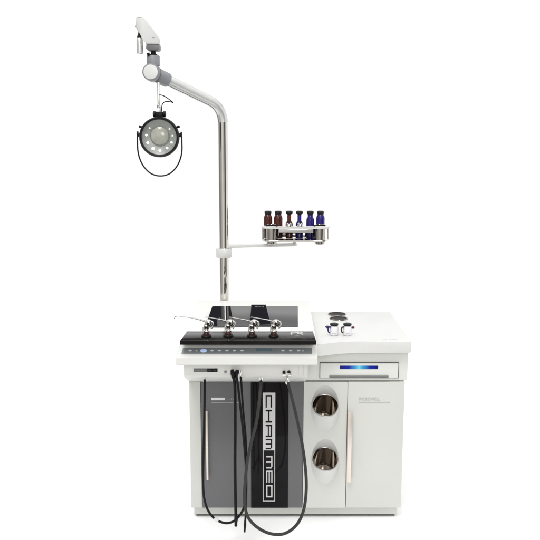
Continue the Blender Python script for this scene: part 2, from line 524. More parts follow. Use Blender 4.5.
# socket panel under the console
bm = NB()
prism(bm, [(.0, .685), (-.198, .771), (-.205, .779), (-.205, .8475), (.02, .8475), (.02, .685)], -.3445, .1885, 0, 'X')
sp = obj('socket_panel', bm, 'console', cab, 'white panel of hose sockets under the console')
Ys = -.205
a = at(193.6, 368.4, Ys); b = at(217.6, 371.9, Ys); mid = at(207.2, 370, Ys)
bm = NB(); box(bm, a.x, mid.x, Ys - .0012, Ys, b.z, a.z)
obj('name_label', bm, 'dark_grey', sp)
bm = NB(); box(bm, mid.x + .0002, b.x, Ys - .0012, Ys, b.z, a.z)
obj('name_label', bm, 'black_plastic', sp)
obj('fine_print', print_bm('xxxxxxx', (mid.x - a.x) * .8, .006, (a.x + .006, Ys - .0014, b.z + .004)), 'letter_mid', sp)
obj('fine_print', print_bm('xxx xxxx', (b.x - mid.x) * .75, .005, (mid.x + .006, Ys - .0014, b.z + .0045)), 'dark_grey', sp)
def socket(px, py, r, l, m, name, Y=Ys, ax=(0, -1, 0)):
    c = at(px, py, Y); bm = NB()
    lathe(bm, [(r * 1.25, 0), (r * 1.25, l * .25), (r, l * .35), (r * .95, l * .92), (r * .75, l)], c, ax, 24)
    return obj(name, bm, m, sp)
socket(225.5, 371.8, .0045, .010, 'grey_plastic', 'knob')
socket(284.0, 372.0, .0055, .012, 'black_plastic', 'knob')
socket(289.0, 371.9, .0055, .012, 'black_plastic', 'knob')
c0 = at(286.6, 374, Ys)
bm = NB(); box(bm, c0.x - .020, c0.x + .020, Ys - .010, Ys, c0.z - .006, c0.z + .004, .003); lathe(bm, [(.006, 0), (.006, .012), (.009, .016), (.009, .034), (.006, .040)], c0 + Vector((.003, -.007, -.004)), (0, 0, -1), 20)
obj('connector', bm, 'chrome', sp)
for px in (231.3, 234.6):
    c = at(px, 371.0, Ys); bm = NB(); lathe(bm, [(.007, 0), (.007, .004), (.005, .006), (.005, .014)], c, (0, -1, -.3), 20)
    obj('connector', bm, 'chrome', sp)
for px, py in ((240.0, 372.5), (261.2, 377.5)):
    Yc = Ys if py < 376 else -.17
    c = at(px, py, Yc); bm = NB()
    lathe(bm, [(.007, -.012), (.008, -.008), (.008, .012), (.0055, .016), (.0055, .026)], c + Vector((0, -.012, .004)), (0, 0, -1), 20)
    lathe(bm, [(.006, 0), (.006, .012)], c + Vector((0, 0, .004)), (0, -1, 0), 16)
    obj('connector', bm, 'chrome', sp)
c = at(204.6, 378.2, -.17); bm = NB(); lathe(bm, [(.006, 0), (.006, .014), (.005, .018)], c, (0, -.3, -1), 16)
obj('connector', bm, 'steel', sp)
bm = NB()
for px in (298.4, 303.2):
    p = at(px, 366.5, Ys); box(bm, p.x - .0007, p.x + .0007, Ys - .0006, Ys, .781, .846)
obj('seam', bm, 'letter_grey', sp)

# black polished slab on the console, with emblem
zs = ZC + .018
a = on(187.0, 331.3, zs); b = on(313.0, 331.3, zs); c_ = on(316.2, 340.9, zs); d_ = on(179.8, 340.9, zs)
bm = NB(); prism(bm, [(a.x, a.y), (b.x, b.y), (c_.x, c_.y), (d_.x, d_.y)], ZC + .001, zs, .0012, 'Z')
SLABY0, SLABY1 = c_.y, a.y
sl = obj('instrument_slab', bm, 'slab', cab, 'long polished black slab along the front of the console')
e0 = on(296.8, 333.6, zs)
bm = NB()
def arc(bm, c, r, t0, t1, w, z, n=18, sx=1, sy=1):
    i_, o_ = [], []
    for k in range(n + 1):
        t = R(t0 + (t1 - t0) * k / n)
        i_.append(bm.verts.new((c.x + math.cos(t) * (r - w) * sx, c.y + math.sin(t) * (r - w) * sy, z)))
        o_.append(bm.verts.new((c.x + math.cos(t) * r * sx, c.y + math.sin(t) * r * sy, z)))
    for k in range(n):
        bm.faces.new((i_[k], o_[k], o_[k + 1], i_[k + 1]))
arc(bm, e0 + Vector((-.012, .004, 0)), .016, 60, 300, .0045, zs + .0008)
arc(bm, e0 + Vector((.012, .008, 0)), .015, -150, 120, .0055, zs + .0008)
arc(bm, e0 + Vector((0, -.004, 0)), .030, 190, 350, .003, zs + .0008)
arc(bm, e0 + Vector((.002, .012, 0)), .0075, 0, 360, .005, zs + .0008)
obj('emblem', bm, 'letter_white', sl)

# grey membrane strip with buttons on the sloping front
n0, n1 = Vector((0, -.244, .938)), Vector((0, -.281, .890))
sd = (n1 - n0).normalized(); sn = Vector((0, sd.z, -sd.y));
if sn.y > 0: sn = -sn
def slope_hit(px, py):
    a_, b_ = (px - VX) / F, (270 - py) / F
    d = Vector((a_, CT + b_ * ST, -ST + b_ * CT)); o_ = Vector((0, -D, H))
    t = (n0 - o_).dot(sn) / d.dot(sn)
    return o_ + d * t
def slope_plate(px0, px1, py0, py1, lift, thick, skew=0):
    q = [slope_hit(px0 + skew, py0), slope_hit(px1, py0), slope_hit(px1, py1), slope_hit(px0, py1)]
    bm = NB()
    A = [bm.verts.new(p + sn * lift) for p in q]; B = [bm.verts.new(p + sn * (lift + thick)) for p in q]
    bm.faces.new(A); bm.faces.new(list(reversed(B)))
    for i in range(4): bm.faces.new((A[i], B[i], B[(i + 1) % 4], A[(i + 1) % 4]))
    return bm
cp = obj('control_panel', slope_plate(181.4, 312.0, 347.9, 354.0, .0003, .0014, 1.6), 'control', cab, 'long grey control strip with small white buttons')
def pad(px, py, w, h, m, name='button'):
    c = slope_hit(px, py) + sn * .0018
    bm = NB(); n = 20
    top = [bm.verts.new(c + sn * .0012 + Vector((1, 0, 0)) * math.cos(2 * math.pi * k / n) * w + sd * math.sin(2 * math.pi * k / n) * h) for k in range(n)]
    bot = [bm.verts.new(v.co - sn * .0012 + (v.co - c) * .15) for v in top]
    bm.faces.new(top)
    for k in range(n): bm.faces.new((top[k], top[(k + 1) % n], bot[(k + 1) % n], bot[k]))
    return obj(name, bm, m, cp)
pad(203.6, 350.7, .0120, .0075, 'blue_button').__setitem__('label', 'lit pale blue button')
for px in (190.2, 212.0, 219.4, 227.0, 234.4, 242.0, 283.0, 290.6, 298.6):
    pad(px, 350.6, .0062, .0034, 'button')
for px in (196.6, 302.8):
    pad(px, 351.0, .0045, .0018, 'button')
obj('display', slope_plate(256, 272, 348.6, 351.4, .0018, .0006), 'display', cp, 'small teal display')

# console top: glass panel, and black plates added in the shape of dark reflections
zg = ZC + .004
a = on(206, 306.0, zg); b = on(297.8, 306.0, zg); c_ = on(297.9, 326.2, zg); d_ = on(205.2, 326.2, zg)
bm = NB(); prism(bm, [(on(213.5, 306, zg).x, a.y), (b.x, a.y), (on(297.9, 326.2, zg).x, d_.y), (on(213.5, 326, zg).x, d_.y)], ZC + .0008, zg, .0008, 'Z')
obj('glass_panel', bm, 'glass', cab, 'smoked grey glass sheet let into the console top')
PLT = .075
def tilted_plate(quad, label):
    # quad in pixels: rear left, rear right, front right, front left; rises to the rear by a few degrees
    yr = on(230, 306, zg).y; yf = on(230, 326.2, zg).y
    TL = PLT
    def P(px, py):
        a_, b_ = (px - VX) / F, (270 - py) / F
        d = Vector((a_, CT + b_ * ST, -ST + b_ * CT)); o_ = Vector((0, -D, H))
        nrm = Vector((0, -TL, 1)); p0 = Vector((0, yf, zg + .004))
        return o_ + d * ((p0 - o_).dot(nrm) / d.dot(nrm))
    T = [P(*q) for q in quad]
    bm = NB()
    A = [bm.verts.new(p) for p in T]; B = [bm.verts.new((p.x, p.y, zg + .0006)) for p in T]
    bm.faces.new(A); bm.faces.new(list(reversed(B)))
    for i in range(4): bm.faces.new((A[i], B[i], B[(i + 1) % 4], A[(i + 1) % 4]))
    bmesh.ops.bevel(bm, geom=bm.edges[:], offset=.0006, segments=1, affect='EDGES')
    return obj('dark_reflection_plate', bm, 'plate', cab, label, sharp=20)
tilted_plate([(212.2, 306.2), (230.6, 306.2), (234.2, 326.3), (205.2, 326.3)], 'left black plate shaped as a dark reflection on the console, narrowing to the rear')
pr = tilted_plate([(251.2, 304.6), (265.8, 304.6), (271.2, 325.2), (249.6, 325.2)], 'right black plate shaped as a dark reflection on the console, with a slanting right edge')
yf = on(230, 326.2, zg).y
za_ = max(v.co.z for v in pr.data.vertices); ya_ = max(v.co.y for v in pr.data.vertices) + cab.location.y - .045
a = at(255.0, 306.5, ya_)
obj('fine_print', print_bm('xxxxxxx', .045, .014, (a.x, ya_, zg + .0044 + PLT * (ya_ - yf)), Vector((1, 0, 0)), Vector((0, 1, PLT)).normalized(), .0004), 'letter_mid', pr)

# ------------------------------------------------------------------ cups sunk in the worktop
for (px, py, lab) in ((337.0, 313.6, 'round steel cup sunk in the worktop, nearest the rear edge'), (338.6, 317.9, 'round steel cup sunk in the worktop, in front of another')):
    c = on(px, py, ZT + .004)
    t = thing('sunken_cup', lab, 'cup', (c.x, c.y, ZT))
    r = .046
    bm = NB(); lathe(bm, [(r * .90, .0025), (r * .95, .0045), (r, .0040), (r * 1.02, .0020), (r * 1.02, .0005)], (c.x, c.y, ZT), seg=48, cap0=False, cap1=False)
    obj('rim', bm, 'bin', t)
    bm = NB(); lathe(bm, [(0, .0008), (r * .86, .0009), (r * .90, .0025)], (c.x, c.y, ZT), seg=48, cap0=False, cap1=False)
    obj('bowl', bm, 'black_plastic', t)

# ------------------------------------------------------------------ two white jars with black lids
for (px, lab) in ((334.0, 'small white jar with black lid and a dark spout, left of the pair'), (347.2, 'small white jar with black lid, right of the pair on the worktop')):
    b = on(px, 335.2, ZT)
    t = thing('lidded_jar', lab, 'jar', (b.x, b.y, ZT))
    bm = NB(); lathe(bm, [(.014, .0005), (.018, .002), (.0205, .012), (.0205, .034), (.018, .042), (.015, .046)], b, seg=32)
    j = obj('jar_body', bm, 'porcelain', t)
    obj('fine_print', print_bm('xxxxxx', .020, .0045, (b.x - .010, b.y - .0212, ZT + .011)), 'letter_grey', j)
    bm = NB(); lathe(bm, [(.015, .0465), (.0195, .048), (.0195, .055), (.012, .058), (0, .0592)], b, seg=32, cap1=False)
    obj('lid', bm, 'stopper', t)
    bm = NB()
    tube(bm, smooth_path([b + Vector(p) for p in ((-.016, -.010, .042), (-.026, -.012, .040), (-.029, -.012, .030), (-.026, -.012, .018), (-.021, -.012, .014))], 6), .0035, 10)
    obj('handle', bm, 'navy' if px < 340 else 'maroon', t)
    bm = NB()
    if px < 340:
        lathe(bm, [(.003, 0), (.006, .010), (.0065, .016), (.002, .024)], b + Vector((-.018, -.004, .040)), (-1, -.1, .05), 16)
    else:
        lathe(bm, [(.003, 0), (.0045, .006), (.0045, .012), (.002, .015)], b + Vector((.018, -.004, .038)), (1, 0, .05), 16)
    obj('spout', bm, 'navy' if px < 340 else 'maroon', t)

# ------------------------------------------------------------------ spray guns on the slab
def make_gun(x, y, hook):
    b = Vector((x, y, zs))
    t = thing('spray_gun', '', 'spray gun', b)
    bm = NB(); lathe(bm, [(.021, 0), (.022, .003), (.019, .007), (.012, .008)], b, seg=28)
    obj('base', bm, 'black_plastic', t)
    bm = NB(); lathe(bm, [(.0135, .008), (.0135, .016), (.0115, .019)], b, seg=24)
    obj('collar', bm, 'red_base', t)
    bm = NB(); lathe(bm, [(.012, .019), (.0132, .024), (.0105, .028), (.0105, .040), (.0125, .043), (.0125, .048), (.008, .053)], b + Vector((0.001, 0, 0)), seg=24)
    lathe(bm, [(.0035, .019), (.0035, .038), (.0025, .042)], b + Vector((-.012, -.004, 0)), seg=12)
    obj('body', bm, 'chrome', t)
    hc = b + Vector((.009, 0, .058))
    bm = NB(); lathe(bm, [(0, -.0115), (.009, -.011), (.0145, -.007), (.0160, 0), (.0145, .007), (.009, .011), (0, .0115)], hc, (0, 1, 0), 28)
    hd = obj('head', bm, 'chrome', t)
    bm = NB(); lathe(bm, [(.0055, 0), (.006, .002), (.005, .004), (0, .0045)], hc + Vector((-.001, -.0112, 0)), (0, -1, 0), 20)
    obj('cap', bm, 'black_plastic', hd)
    bm = NB(); tube(bm, smooth_path([hc + Vector(p) for p in ((.010, 0, .008), (.018, 0, .003), (.0195, 0, -.008), (.016, 0, -.018), (.010, 0, -.024))], 6), .0036, 10)
    obj('lever', bm, 'chrome', t)
    bm = NB()
    s = hc + Vector((-.006, 0, .004))
    if hook:
        pts = [s, s + Vector((-.030, -.002, .011)), s + Vector((-.070, -.004, .020)), s + Vector((-.112, -.006, .026)), s + Vector((-.126, -.006, .0265)), s + Vector((-.134, -.006, .022)), s + Vector((-.136, -.006, .014))]
    else:
        pts = [s, s + Vector((-.030, -.002, .009)), s + Vector((-.070, -.004, .017)), s + Vector((-.094, -.005, .0215)), s + Vector((-.100, -.005, .0205))]
    pth = smooth_path(pts, 6)
    tube(bm, pth, [.0042 - .0024 * min(1, k / 12) for k in range(len(pth))], 10)
    obj('nozzle', bm, 'nozzle_steel', t)
    return t
guns = [(206.4, 'chrome spray gun with long hooked nozzle, leftmost on the black slab'), (228.2, 'chrome spray gun second from the left, below the pole'),
        (252.0, 'chrome spray gun third from the left on the black slab'), (273.8, 'chrome spray gun rightmost on the slab, nearest the white emblem')]
gx = on(guns[0][0], 336.3, zs)
g0 = make_gun(gx.x, gx.y, True); g0['label'] = guns[0][1]; g0['group'] = 'spray guns on the black slab'
gx = on(guns[1][0], 336.0, zs)
g1 = make_gun(gx.x, gx.y, False); g1['label'] = guns[1][1]; g1['group'] = 'spray guns on the black slab'
for px, lab in guns[2:]:
    p = on(px, 336.2, zs); dup(g1, p, lab)

# ------------------------------------------------------------------ hoses hanging from the sockets
YH = -.232
def hose(pts, r, name, lab, m, group=None, Y=YH, top=None):
    P = [at(x, y, Y if len(q) == 0 else q[0]) for x, y, *q in pts]
    for p in P: p.z = max(p.z, r + .001)
    bm = NB(); pth = smooth_path(P, 12); tube(bm, pth, r, 14)
    t = thing(name, lab, 'hose', (P[0].x, P[0].y, min(p.z for p in P)), group)
    obj('tube', bm, m, t)
    return t, P, pth
t, P, pth = hose([(204.7, 379.5, -.185), (204.7, 388, -.20), (204.2, 420), (203.4, 455), (203.2, 485), (204.6, 500), (209, 512), (216, 519.5), (225, 523), (233, 521.5), (240, 515, -.24), (244.6, 505, -.245), (246.3, 490, -.245), (245.8, 465, -.245), (243.4, 435, -.245), (240.2, 405, -.245), (237.6, 383, -.243), (236.2, 375.5, -.23)],
      .0052, 'looped_hose', 'thin black hose hanging in a long loop on the left with a white clip', 'rubber')
p = min(pth, key=lambda q: (q - at(216.2, 519.5, YH)).length); i = pth.index(p)
bm = NB(); tube(bm, pth[i - 3:i + 4], .0072, 14)
obj('clip', bm, 'white_band', t)
bm = NB(); tube(bm, [P[-1] + Vector((-.001, 0, -.012)), P[-1] + Vector((.002, .004, .012)), P[-1] + Vector((.004, .012, .018))], [.0055, .0085, .007], 14)
obj('plug', bm, 'black_plastic', t)
t, P, pth = hose([(232.6, 374.5, -.228), (234.4, 381, -.235), (235.0, 392), (235.2, 430), (235.0, 460), (235.3, 490), (235.8, 514), (235.9, 526)], .0066, 'straight_hose', 'thick straight black hose hanging down left of the pair of thin hoses', 'rubber')
bm = NB(); tube(bm, [P[0] + Vector((.004, -.001, -.016)), P[0] + Vector((0, .003, .006)), P[0] + Vector((-.002, .012, .016))], [.0075, .010, .007], 14)
obj('plug', bm, 'black_plastic', t)
bm = NB(); tube(bm, [P[-1] + Vector((.0005, 0, .055)), P[-1] + Vector((.0015, 0, .035)), P[-1]], [.0068, .009, .004], 12)
obj('tip', bm, 'black_plastic', t)
t, P, pth = hose([(241.0, 377.0, -.222), (241.4, 384, -.232), (243.2, 410), (245.9, 440), (246.4, 470), (246.2, 500), (245.3, 520), (244.6, 532)], .0045, 'thin_hose', 'thin black hose with a narrow tip hanging from a chrome connector', 'rubber')
bm = NB(); tube(bm, [P[-1] + Vector((.003, 0, .055)), P[-1] + Vector((.002, 0, .03)), P[-1]], [.005, .0058, .003], 12)
obj('tip', bm, 'black_plastic', t)
t, P, pth = hose([(261.0, 381, -.190), (260.4, 390, -.222), (258.8, 405, -.25), (256.4, 422, -.255), (251.9, 440, -.26), (247.6, 460, -.26), (245.0, 484, -.26), (244.6, 503, -.26), (248.5, 518, -.26), (259, 528.5, -.26), (272, 534, -.26), (285, 533.4, -.26), (296.5, 525, -.255), (303.4, 511, -.25), (306.2, 491, -.245), (305.6, 470, -.24), (302.0, 443, -.235), (295.6, 413, -.225), (289.8, 390, -.22), (287.6, 382, -.215)],
      .0068, 'looped_hose', 'thick grey hose hanging in a wide loop across the black logo panel', 'grey_rubber')

# ------------------------------------------------------------------ steel pole with bent arm
YP, YJ = .60, .36
foot = at(225, 300, YP)
px_ = at(223.6, 200, YP).x
corner = at(222.6, 107.2, YP); jc = at(152.5, 73.0, YJ)
pole = thing('support_pole', 'tall polished steel pole behind the cabinet bending into an arm on top', 'pole', (px_, YP, 0))
bm = NB(); pts = bent([(px_, YP, .02), (px_, YP, corner.z), jc], .085, 16)
i0 = max(i for i, p in enumerate(pts) if (p - Vector((px_, YP, corner.z - .080))).length < .012)
tube(bm, pts[:1] + pts[1:i0 + 1], .0250, 40)
obj('pole_tube', bm, 'pole', pole)
bm = NB(); tube(bm, pts[i0:], .0262, 40)
arm = obj('arm_tube', bm, 'sleeve', pole)
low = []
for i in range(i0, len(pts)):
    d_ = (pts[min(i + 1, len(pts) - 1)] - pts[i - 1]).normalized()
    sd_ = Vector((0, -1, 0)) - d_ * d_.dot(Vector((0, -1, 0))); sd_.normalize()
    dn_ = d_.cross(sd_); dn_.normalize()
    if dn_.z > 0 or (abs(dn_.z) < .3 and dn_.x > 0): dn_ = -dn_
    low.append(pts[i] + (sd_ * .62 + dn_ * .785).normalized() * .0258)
bm = NB(); tube(bm, low, .0022, 8)  # thin strip added to draw the dark line along the arm's underside
obj('arm_dark_line', bm, 'dark_grey', arm)
bm = NB(); lathe(bm, [(.10, 0), (.10, .012), (.095, .016), (.034, .020), (.034, .06), (.030, .064)], (px_, YP, 0), seg=40)
obj('foot_plate', bm, 'steel', pole)
ad = (corner - jc).normalized()
bm = NB(); lathe(bm, [(.0335, 0), (.0345, .004), (.0345, .052), (.0325, .060), (.0265, .062)], jc + ad * .028, ad, 36)
obj('arm_collar', bm, 'grey_plastic', pole)
bm = NB(); lathe(bm, [(.036, -.060), (.040, -.054), (.041, .040), (.036, .05)], jc, (0, 1, 0), 40)
jt = obj('joint', bm, 'grey_plastic', pole)
bm = NB(); lathe(bm, [(0, .004), (.025, .0035), (.033, .0015), (.035, -.004)], jc + Vector((0, -.060, 0)), (0, -1, 0), 40, cap1=False)
obj('end_cap', bm, 'white_plastic', jt)
nb = at(153.4, 66, YJ); nt_ = at(153.4, 55.5, YJ)
bm = NB(); lathe(bm, [(.031, 0), (.031, nt_.z - nb.z - .004), (.028, nt_.z - nb.z)], nb, seg=36)
obj('neck', bm, 'grey_plastic', pole)
bm = NB(); lathe(bm, [(.019, .0005), (.019, .006), (.012, .008), (.012, .0185)], nt_, seg=24)
lathe(bm, [(.006, 0), (.007, .004), (.007, .014)], nt_ + Vector((-.018, -.024, -.004)), (-.2, -.3, 1), 14)
obj('swivel', bm, 'black_plastic', pole)

# ------------------------------------------------------------------ white camera head on the neck
hb = at(153.5, 51.0, YJ)
head = thing('camera_head', 'small white camera head with slanted back on top of the arm joint', 'camera', (hb.x, YJ, nt_.z + .019))
def sil(px): return [(at(x, y, YJ).x, at(x, y, YJ).z) for x, y in px]
bm = NB(); prism(bm, sil([(147.2, 45.3), (160.0, 45.3), (160.2, 49.6), (158.6, 51.2), (149.0, 51.2), (147.0, 49.4)]), YJ - .034, YJ + .034, .004)
obj('mount', bm, 'dark_grey', head)
bm = NB(); prism(bm, sil([(136.4, 18.3), (143.6, 18.0), (145.6, 19.4), (157.8, 36.2), (159.6, 39.8), (159.9, 44.9), (147.2, 44.9), (146.2, 42.2), (141.6, 36.0), (136.6, 28.5)]), YJ - .030, YJ + .030, .006)
hs = obj('housing', bm, 'head_white', head)
c = at(153.4, 38.3, YJ - .030); obj('fine_print', print_bm('xxx', .012, .0035, c - Vector((.006, .0003, 0))), 'dark_grey', hs)
c = at(140.5, 18.6, YJ); bm = NB(); box(bm, c.x - .010, c.x + .010, YJ - .03, YJ + .01, c.z + .0003, c.z + .003, .001)
obj('top_plate', bm, 'letter_grey', head)
c = at(136.8, 26.5, YJ - .01); bm = NB(); lathe(bm, [(.004, 0), (.006, .002), (.006, .006), (.003, .008)], c, (-1, 0, 0), 18)
obj('knob', bm, 'grey_plastic', head)
c0 = at(140.0, 54.0, YJ - .01); c1 = at(140.0, 38.2, YJ - .01); L = c1.z - c0.z
bm = NB(); lathe(bm, [(.012, 0), (.0150, .003), (.0155, L * .5), (.0150, L - .006), (.011, L)], c0, seg=28)
obj('lens_tube', bm, 'sleeve', head)
c2 = at(138.6, 32.2, YJ - .01)
bm = NB(); lathe(bm, [(.0105, .0005), (.0105, .010), (.006, .016), (.0045, c2.z - c1.z)], c1 + Vector((-.003, 0, 0)), seg=20)
obj('clamp', bm, 'black_plastic', head)

# ------------------------------------------------------------------ lamp hanging from the arm
YL = .33
lc = at(159.6, 137.2, YL)
k = (YL + D) / F * 1.0
lamp = thing('inspection_lamp', 'round black rimmed lamp with a ring of lit bulbs hanging from the arm', 'lamp', lc - Vector((0, 0, .10)))
rt = at(158.4, 82, YL + .03); rb = at(158.8, 107.5, YL + .03)
bm = NB(); tube(bm, [rt, rb], .0062, 16); tube(bm, [rb + Vector((0, 0, .012)), rb + Vector((0, 0, -.004))], .0095, 16)
obj('hanger_rod', bm, 'chrome', lamp)
h0 = at(158.6, 106, YL + .02)
bm = NB(); tube(bm, smooth_path([h0 + Vector(p) for p in ((-.002, -.012, .006), (.006, -.014, -.002), (.010, -.014, -.012), (.008, -.014, -.026))], 6), .0032, 10)
obj('hook', bm, 'steel', lamp)
bk = at(159.3, 114.2, YL)
bm = NB(); box(bm, bk.x - .017, bk.x + .017, YL - .012, YL + .035, bk.z - .013, bk.z + .012, .003)
obj('bracket', bm, 'black_plastic', lamp)
for s in (-1, 1):
    bm = NB(); lathe(bm, [(.013, 0), (.0145, .002), (.0145, .011), (.012, .013)], bk + Vector((s * .0175, .008, .0)), (s, 0, 0), 24)
    obj('knob', bm, 'black_plastic', lamp)
RO = .0945
bm = NB()
lathe(bm, [(.083, -.014), (.0845, -.026), (.090, -.028), (RO, -.022), (RO + .001, .004), (RO - .004, .030), (.070, .052), (.040, .060), (0, .061)], lc, (0, 1, 0), 64, cap0=False)
obj('bezel', bm, 'black_plastic', lamp)
bm = NB()
lathe(bm, [(.0828, -.016), (.0815, -.013), (.060, -.004), (.036, .002)], lc, (0, 1, 0), 64, cap0=False, cap1=False)
rf = obj('reflector', bm, 'reflector', lamp)
bm = NB(); lathe(bm, [(.0440, .0005), (.042, -.005), (.030, -.011), (.015, -.014), (0, -.015)], lc + Vector((.001, -.001, .006)), (0, 1, 0), 48, cap0=False)
obj('lens', bm, 'lens', lamp)
bm = NB(); lathe(bm, [(.047, .0015), (.046, -.004), (.0445, -.004), (.043, .001)], lc + Vector((.001, -.001, .006)), (0, 1, 0), 48, cap0=False, cap1=False)
obj('lens_ring', bm, 'reflector', lamp)
for deg in (137, 171, 205, 239, 271, 305, 337, 6, 38):
    q = lc + Vector((math.cos(R(deg)) * .0625, -.0045, math.sin(R(deg)) * .0625))
    bm = NB(); rr_ = {205: .0064, 239: .0074, 271: .0070, 305: .0060, 171: .0056, 337: .0054}.get(deg, .0046)
    lathe(bm, [(rr_, .002), (rr_ * .9, -.003), (rr_ * .5, -.0055), (0, -.0062)], q, (0, 1, 0), 18, cap0=False)
    obj('bulb', bm, 'led' if 150 < deg < 345 else 'led_dim', lamp)
for s, dz in ((-1, .0), (1, -.002)):
    c = lc + Vector((s * (RO - .001), .0, .012 + dz))
    bm = NB(); lathe(bm, [(.009, 0), (.009, .010), (.0065, .013)], c, (s, 0, 0), 18)
    box(bm, c.x + s * .0105 - .0035, c.x + s * .0105 + .0035, YL - .008, YL + .008, c.z - .012, c.z + .016, .002)
    obj('pivot', bm, 'black_plastic', lamp)
    c = lc + Vector((s * RO * .87, 0, .046)); bm = NB(); lathe(bm, [(.005, 0), (.006, .006), (.0065, .014), (.004, .016)], c, (s, 0, .35), 14)
    obj('latch', bm, 'black_plastic', lamp)
yk = [(-.1060, .022), (-.1060, -.02), (-.1055, -.062), (-.098, -.100), (-.080, -.138), (-.052, -.168), (-.024, -.181), (0, -.184), (.024, -.181), (.052, -.168), (.080, -.138), (.098, -.100), (.1055, -.062), (.1060, -.02), (.1060, .020)]
bm = NB(); tube(bm, smooth_path([lc + Vector((x, 0, z)) for x, z in yk], 6), .0035, 10)
obj('yoke', bm, 'black_plastic', lamp)
w0 = at(159.8, 94.5, YL + .03)
bm = NB(); tube(bm, smooth_path([w0 + Vector((-.004, 0, 0)), at(164, 96, YL + .02), at(170, 100, YL + .02), at(173.0, 102.6, YL + .02), at(170.5, 101.8, YL + .02), at(165.5, 101.6, YL + .02), at(162.3, 104.5, YL + .02), at(161.5, 111.5, YL + .02)], 8), .0023, 10)
obj('cable', bm, 'rubber', lamp)

# ------------------------------------------------------------------ swing arm tray with bottles
YT = .66
cz = at(223.9, 252.6, YP).z
tray = thing('bottle_tray', 'steel two tier bottle tray on a white swing arm clamped to the pole', 'tray', (px_, YP, cz - .024))
bm = NB(); lathe(bm, [(.0262, -.024), (.040, -.024), (.042, -.021), (.042, .020), (.040, .023), (.0262, .023)], (px_, YP, cz), seg=40, cap0=False, cap1=False)
obj('clamp', bm, 'white_plastic', tray)
za = at(260, 246.0, YP).z
pin = at(294.6, 243, YT)
bm = NB(); pa = Vector((px_, YP, za)); pb = Vector((pin.x, YT, za)); dd = (pb - pa).normalized(); nn = Vector((-dd.y, dd.x, 0))
pts = [pa - nn * .016, pb - nn * .010, pb + dd * .012, pb + nn * .010, pa + nn * .016]
prism(bm, [(p.x, p.y) for p in pts], za - .0095, za + .0065, .003, 'Z')
obj('swing_arm', bm, 'white_plastic', tray)
zl = at(294, 240.4, YT - .05).z; zu = at(294, 227.0, YT - .05).z
bm = NB(); lathe(bm, [(.008, 0), (.008, zl - za - .006)], (pin.x, YT, za + .0056), seg=20)
obj('pivot_pin', bm, 'steel', tray)
cupx = [at(271.6, 225, YT - .035).x, at(319.6, 225, YT - .035).x]
def dogbone(r, x0, x1, yc, waist, yb):
    pts = []
    for kk in range(13):
        t = R(90 + 180 * kk / 12); pts.append((x0 + math.cos(t) * r, yc + math.sin(t) * r))
    pts += [(x0 + r * .8, yc - r * .92), (x0 + r * 1.35, yc - waist), (x1 - r * 1.35, yc - waist), (x1 - r * .8, yc - r * .92)]
    for kk in range(13):
        t = R(-90 + 180 * kk / 12); pts.append((x1 + math.cos(t) * r, yc + math.sin(t) * r))
    pts += [(x1 + r * .85, yb), (x0 - r * .85, yb)]
    return pts
YC = YT - .035
bm = NB(); prism(bm, dogbone(.044, cupx[0] - .006, cupx[1] + .006, YC, .040, YC + .085), zl - .003, zl + .003, .0012, 'Z')
obj('lower_plate', bm, 'chrome', tray)
# upper plate is a frame: front band and rear band joined by end caps, so bottles and cups pass through
bm = NB(); prism(bm, dogbone(.046, cupx[0] - .008, cupx[1] + .008, YC, .046, YC + .012), zu - .0075, zu + .0025, .0015, 'Z')
obj('upper_plate', bm, 'white_plastic', tray)
bm = NB(); box(bm, cupx[0] + .036, cupx[1] - .036, YC - .052, YC - .047, zu - .026, zu - .0078, .0012)
obj('front_rail', bm, 'steel', tray)
bm = NB(); box(bm, cupx[0] - .030, cupx[1] + .030, YC + .076, YC + .079, zl + .0033, zu - .004, .001)
obj('rear_rail', bm, 'cup_steel', tray)
for x in (cupx[0] - .046, cupx[1] + .046):
    bm = NB(); lathe(bm, [(.005, zl + .0032), (.005, zu - .0028)], (x, YC, 0), seg=14)
    obj('post', bm, 'chrome', tray)
for i, x in enumerate(cupx):
    t = thing('steel_cup', ('large steel cup at the left end of the bottle tray', 'large steel cup at the right end of the bottle tray')[i], 'cup', (x, YC - .012, zl))
    yc = YC - .012
    bm = NB(); lathe(bm, [(.021, -.022), (.026, -.018), (.028, .002), (.030, zu - zl + .004)], (x, yc, zl + .0005), seg=36, cap1=False)
    obj('cup_wall', bm, 'cup_steel', t)
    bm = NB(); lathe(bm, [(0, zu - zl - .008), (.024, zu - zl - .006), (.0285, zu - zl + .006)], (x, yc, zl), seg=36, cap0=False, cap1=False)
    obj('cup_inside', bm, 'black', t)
    bm = NB(); lathe(bm, [(.0290, zu - zl + .0045), (.0298, zu - zl + .0072), (.0318, zu - zl + .0068), (.0325, zu - zl + .0035)], (x, yc, zl), seg=36, cap0=False, cap1=False)
    obj('rim', bm, 'chrome', t)
    for ch in t.children:                       # mouths cut at a slant, opening towards the front
        for v in ch.data.vertices:
            k_ = max(0, min(1, (v.co.z - .03) / .05))
            v.co.z += v.co.y * math.tan(R(11)) * k_
for i, px in enumerate((289.0, 300.0)):
    c = at(px, 229, YC - .03); x = c.x
    t = thing('small_cup', ('small chrome cup left of centre in the bottle tray', 'small chrome cup right of centre in the bottle tray')[i], 'cup', (x, YC - .026, zu - .02))
    bm = NB(); lathe(bm, [(.012, -.020), (.0155, -.012), (.0155, .010), (.013, .016), (.006, .019), (0, .020)], (x, YC - .026, zu + .004), seg=28)
    obj('cup_wall', bm, 'chrome', t)
    bm = NB(); lathe(bm, [(.004, .0), (.0055, .004), (.003, .008), (0, .009)], (x, YC - .026, zu + .0245), seg=16)
    obj('lid_knob', bm, 'black_plastic', t)
YB = YT + .012
